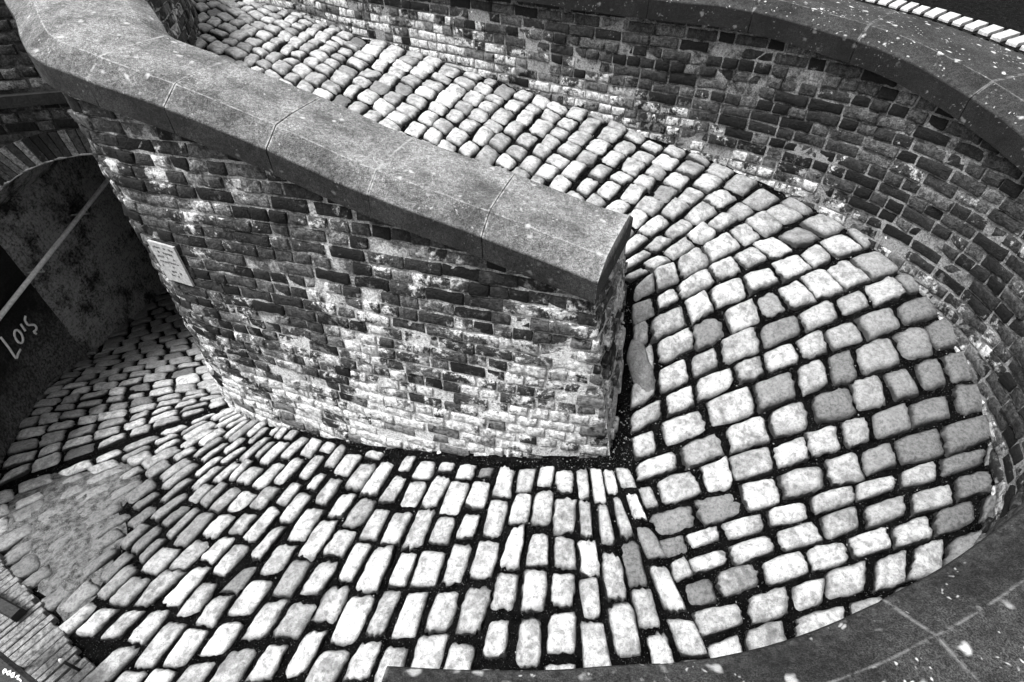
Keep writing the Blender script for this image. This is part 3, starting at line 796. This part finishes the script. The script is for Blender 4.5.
v, f = tube(q, .011, 6, (Vector((1, 0, 0)), .6), True); obj('painted_letter', v, f, M['paint'], sw)

# handrail in the tunnel
hr = empty('handrail', (FX0 + .12, 3.6, CZ - 3.7)); tag(hr, 'pale metal handrail running along the tunnel wall', 'handrail')
ra, rb = onx(-60, 392, FX0 + .12), onx(104, 185, FX0 + .10)
rb = rb + (rb - ra) * .25
v, f = tube([ra.lerp(rb, i / 20) for i in range(21)], .021, 10); obj('rail', v, f, M['rail'], hr)
for t in (.16, .42, .68, .94):
    p = ra.lerp(rb, t); wx = FX0 - (.02 if p.y < fy(FX0) else .10)
    v, f = tube([p, p + Vector((0, 0, -.06)), Vector((wx, p.y, p.z - .08))], .009, 6); obj('bracket', v, f, M['rail'], hr)

# ------------------------------------------------------------------ notice plate on the dividing wall
dd = np.linspace(0, FC.L * .6, 400); azs = [FC.at(d, CZ - 1.75)[0] for d in dd]
d_sil = dd[int(np.argmin([p.x / p.y for p in azs]))]           # where the rounded corner of the wall turns away
d0, d1 = d_sil - .20, d_sil - .44
sg = empty('notice_plate', (0, 0, 0))
pa, _, _ = FC.at(d0, CZ - 1.60); pb, _, _ = FC.at(d1, CZ - 1.60)
pa2, _, _ = FC.at(d0, CZ - 1.87); pb2, _, _ = FC.at(d1, CZ - 1.87)
tx = (pb - pa); tx.z = 0; wdt = tx.length; tx.normalize(); nn = Vector((tx.y, -tx.x, 0)); 
if nn.y > 0: nn = -nn
org = (pa + pb + pa2 + pb2) / 4
sg.location = org; tag(sg, 'small weathered white notice plate fixed to the dividing wall', 'sign')
def plate(w_, h_, cx, cz, off, th):
    vv = []
    for d in (off, off + th):
        for (a, b) in ((-1, -1), (1, -1), (1, 1), (-1, 1)): vv.append(tx * (cx + a * w_ / 2) + Vector((0, 0, cz + b * h_ / 2)) + nn * d + org)
    return vv, [(0, 3, 2, 1), (4, 5, 6, 7), (0, 1, 5, 4), (1, 2, 6, 5), (2, 3, 7, 6), (3, 0, 4, 7)]
print('plate', wdt)
vv, ff = plate(.20, .27, 0, 0, .012, .012); obj('plate', vv, ff, M['sign'], sg, smooth=False)
rnd.seed(4)
for row in range(7):
    x = -.075
    while x < .07:
        l = rnd.uniform(.006, .016)
        if rnd.random() < .72 and (row < 4 or rnd.random() < .4):
            vv, ff = plate(l, .008 + rnd.uniform(0, .006), x + l / 2, .105 - row * .032 + rnd.uniform(-.003, .003), .0242, .0015); obj('faded_letter', vv, ff, M['ink'], sg, smooth=False)
        x += l + .006

# ------------------------------------------------------------------ lower left corner: narrow edging strips, slab, black rails
rnd.seed(8)
E1a, E1b = Vector((-3.32, 1.545, 0)), Vector((-1.72, .55, 0))
ed = (E1b - E1a); eL = ed.length; ed.normalize(); en = Vector((-ed.y, ed.x, 0))
if en.y > 0: en = -en
zed = lambda p: (groundz(p.x, p.y, BV_L)[0].z if groundz(p.x, p.y, BV_L) else CZ - 3.0)
kb = empty('strip_edging', (-2.5, .95, CZ - 3.0)); tag(kb, 'edging of narrow pale strips laid side by side along the path', 'edging')
s = 0
za, zb_ = CZ - 3.10, CZ - 2.90
zl = lambda s: za + (zb_ - za) * s / eL
while s < eL:
    w_ = rnd.uniform(.036, .058); l0 = -rnd.uniform(-.01, .02); l1 = .40 + rnd.uniform(-.005, .005); zz = zl(s) + rnd.uniform(-.004, .004); g = rnd.uniform(.002, .006)
    vv = []
    for h in (-.08, .010, .015):
        i_ = 0 if h < .012 else .003
        for (a, b) in ((s + g + i_, l0 + i_), (s + w_ - g - i_ + rnd.uniform(-.004, .002), l0 + i_), (s + w_ - g - i_, l1 - i_), (s + g + i_, l1 - i_)):
            p = E1a + ed * a + en * b; vv.append(Vector((p.x, p.y, zz + h)))
    ff = [(8, 9, 10, 11)]
    for k in range(4):
        n_ = (k + 1) % 4; ff += [(k, n_, 4 + n_, 4 + k), (4 + k, 4 + n_, 8 + n_, 8 + k)]
    o = obj('strip', vv, ff, M['board'], kb, smooth=False)
    bm = bmesh.new(); bm.from_mesh(o.data); bmesh.ops.recalc_face_normals(bm, faces=bm.faces); bm.to_mesh(o.data); bm.free()
    s += w_
vv = [E1a + en * .402 - ed * .6, E1b + en * .402 + ed * .6, E1b + en * 1.6 + ed * .6, E1a + en * 1.6 - ed * .6]
vv = [Vector((p.x, p.y, zl(0 if i in (0, 3) else eL) + .03)) for i, p in enumerate(vv)]
lw = [vv[0] * (1 - i / 6) + vv[1] * (i / 6) for i in range(7)]; lw2 = [vv[3] * (1 - i / 6) + vv[2] * (i / 6) for i in range(7)]
for i in range(6):
    a, b, c_, d_ = lw[i], lw[i + 1], lw2[i + 1], lw2[i]; sh = ed * .006; up = Vector((0, 0, .03))
    q = [a + sh, b - sh, c_ - sh, d_ + sh]; vq = [x - up * 3 for x in q] + q
    o = obj('stone_slab', vq, [(4, 5, 6, 7), (0, 1, 5, 4), (1, 2, 6, 5), (2, 3, 7, 6), (3, 0, 4, 7)], M['slab'], None, smooth=False)
    bm = bmesh.new(); bm.from_mesh(o.data); bmesh.ops.recalc_face_normals(bm, faces=bm.faces); bm.to_mesh(o.data); bm.free()
    tag(o, 'worn grey paving slab behind the strip edging', 'slab', 'paving slabs behind the strip edging')
# black rail with white scrawl, and the stub of a second bar
br = empty('black_rail', (-2.2, .8, CZ - 2.9)); tag(br, 'black metal bar with a white scrawl beside the strip edging', 'rail')
p0, p1 = atH(-40, 640, 2.62), atH(46, 712, 2.55)
d_ = (p1 - p0).normalized(); u_ = Vector((-d_.y, d_.x, 0)).normalized()
def bar(p0, p1, w_, h_):
    d_ = (p1 - p0).normalized(); u_ = Vector((-d_.y, d_.x, 0)).normalized(); vv = []
    m = 6
    sec = [(-w_, -h_), (w_, -h_), (w_, h_ * .6), (w_ * .75, h_), (-w_ * .75, h_), (-w_, h_ * .6)]
    for i in range(m + 1):
        p = p0.lerp(p1, i / m)
        for a, b in sec: vv.append(p + u_ * a + Vector((0, 0, b)))
    ff = []
    for i in range(m):
        for k in range(6): ff.append((i * 6 + k, i * 6 + (k + 1) % 6, (i + 1) * 6 + (k + 1) % 6, (i + 1) * 6 + k))
    ff += [(5, 4, 3, 2, 1, 0), tuple(m * 6 + k for k in range(6))]
    return vv, ff
vv, ff = bar(p0, p1, .05, .02); obj('bar', vv, ff, M['blackpaint'], br, smooth=False)
for t in (.12, .9):
    p = p0.lerp(p1, t); v, f = tube([p, Vector((p.x, p.y, CZ - 3.05))], .018, 8); obj('post', v, f, M['blackpaint'], br)
zt = .0225
scr = [[(4, 674), (3.5, 671), (5, 669.3), (6.6, 671), (5.2, 672.6)], [(9.5, 671), (7.6, 672.2), (8, 674.6), (10, 673.6), (10.6, 670.4), (10.4, 675)], [(13.8, 672.6), (11.8, 674.2), (12, 677), (13.6, 676), (14.8, 672.4), (13.6, 677.5)], [(15.4, 677.6), (17.6, 675.8), (19.4, 676), (17.6, 678.6), (19.8, 679.4), (21.6, 681.4)]]
for pp in scr:
    q = catmull(pp, 4); pts = []
    for x, y in q:
        H = 2.56
        for _ in range(3):
            a = atH(x, y, H); t = (a - p0).dot(d_) / (p1 - p0).length; H = -(p0.z + (p1.z - p0.z) * t + zt - CZ)
        pts.append(atH(x, y, H))
    v, f = tube(pts, .0035, 6); obj('scrawl', v, f, M['paint'], br)
b2 = empty('black_bar', (-2.6, 1.1, CZ - 3.0)); tag(b2, 'short stub of thick black bar lying over the strip edging', 'bar')
q0, q1 = atH(-40, 582, 2.98), atH(19, 615, 2.955)
vv, ff = bar(q0, q1, .03, .028); obj('bar', vv, ff, M['blackpaint'], b2, smooth=False)
pr = empty('thin_rod', (0, 0, 0)); ptop = atH(62, 661, 2.80); pr.location = (ptop.x, ptop.y, CZ - 3.0)
tag(pr, 'thin dark upright rod with a pale tip at the strip edging', 'rod')
v, f = tube([Vector((ptop.x, ptop.y, CZ - 3.0)), ptop], .007, 8); obj('shaft', v, f, M['blackpaint'], pr)
v, f = tube([ptop, ptop + Vector((0, 0, .012)), ptop + Vector((0, 0, .022))], lambda t: .011 - .006 * t, 8); obj('tip', v, f, M['paint'], pr)

# ------------------------------------------------------------------ grit and crumbs lying in the joints and along the wall foot
rnd.seed(77)
v, f = [], []
def chip(p, r):
    b = len(v); a0 = rnd.uniform(0, 6)
    for k in range(4): v.append(p + Vector((math.cos(a0 + k * 1.57) * r * rnd.uniform(.6, 1.2), math.sin(a0 + k * 1.57) * r * rnd.uniform(.6, 1.2), -.001)))
    v.append(p + Vector((rnd.uniform(-r, r) * .3, rnd.uniform(-r, r) * .3, r * rnd.uniform(.5, 1))))
    for k in range(4): f.append((b + k, b + (k + 1) % 4, b + 4))
rows = KD[2 * NS:24 * NS]
for _ in range(5200):
    r = rows[rnd.randrange(len(rows))]; t = rnd.random() if rnd.random() < .45 else (rnd.random() ** 3 * .3 if rnd.random() < .5 else 1 - rnd.random() ** 3 * .25)
    x = r[0] + (r[3] - r[0]) * t; y = r[1] + (r[4] - r[1]) * t
    p = Vector((x + rnd.uniform(-.05, .05), y + rnd.uniform(-.05, .05), 0)); g = groundz(p.x, p.y, BV_L) or groundz(p.x, p.y, BV_U)
    if g is None: continue
    p.z = g[0].z + .004; chip(p, rnd.choice([.002, .003, .003, .004, .006]))
tag(obj('grit', v, f, M['chip'], smooth=False), 'scattered pale grit and crumbs in the joints of the cobbles', 'grit', kind='stuff')
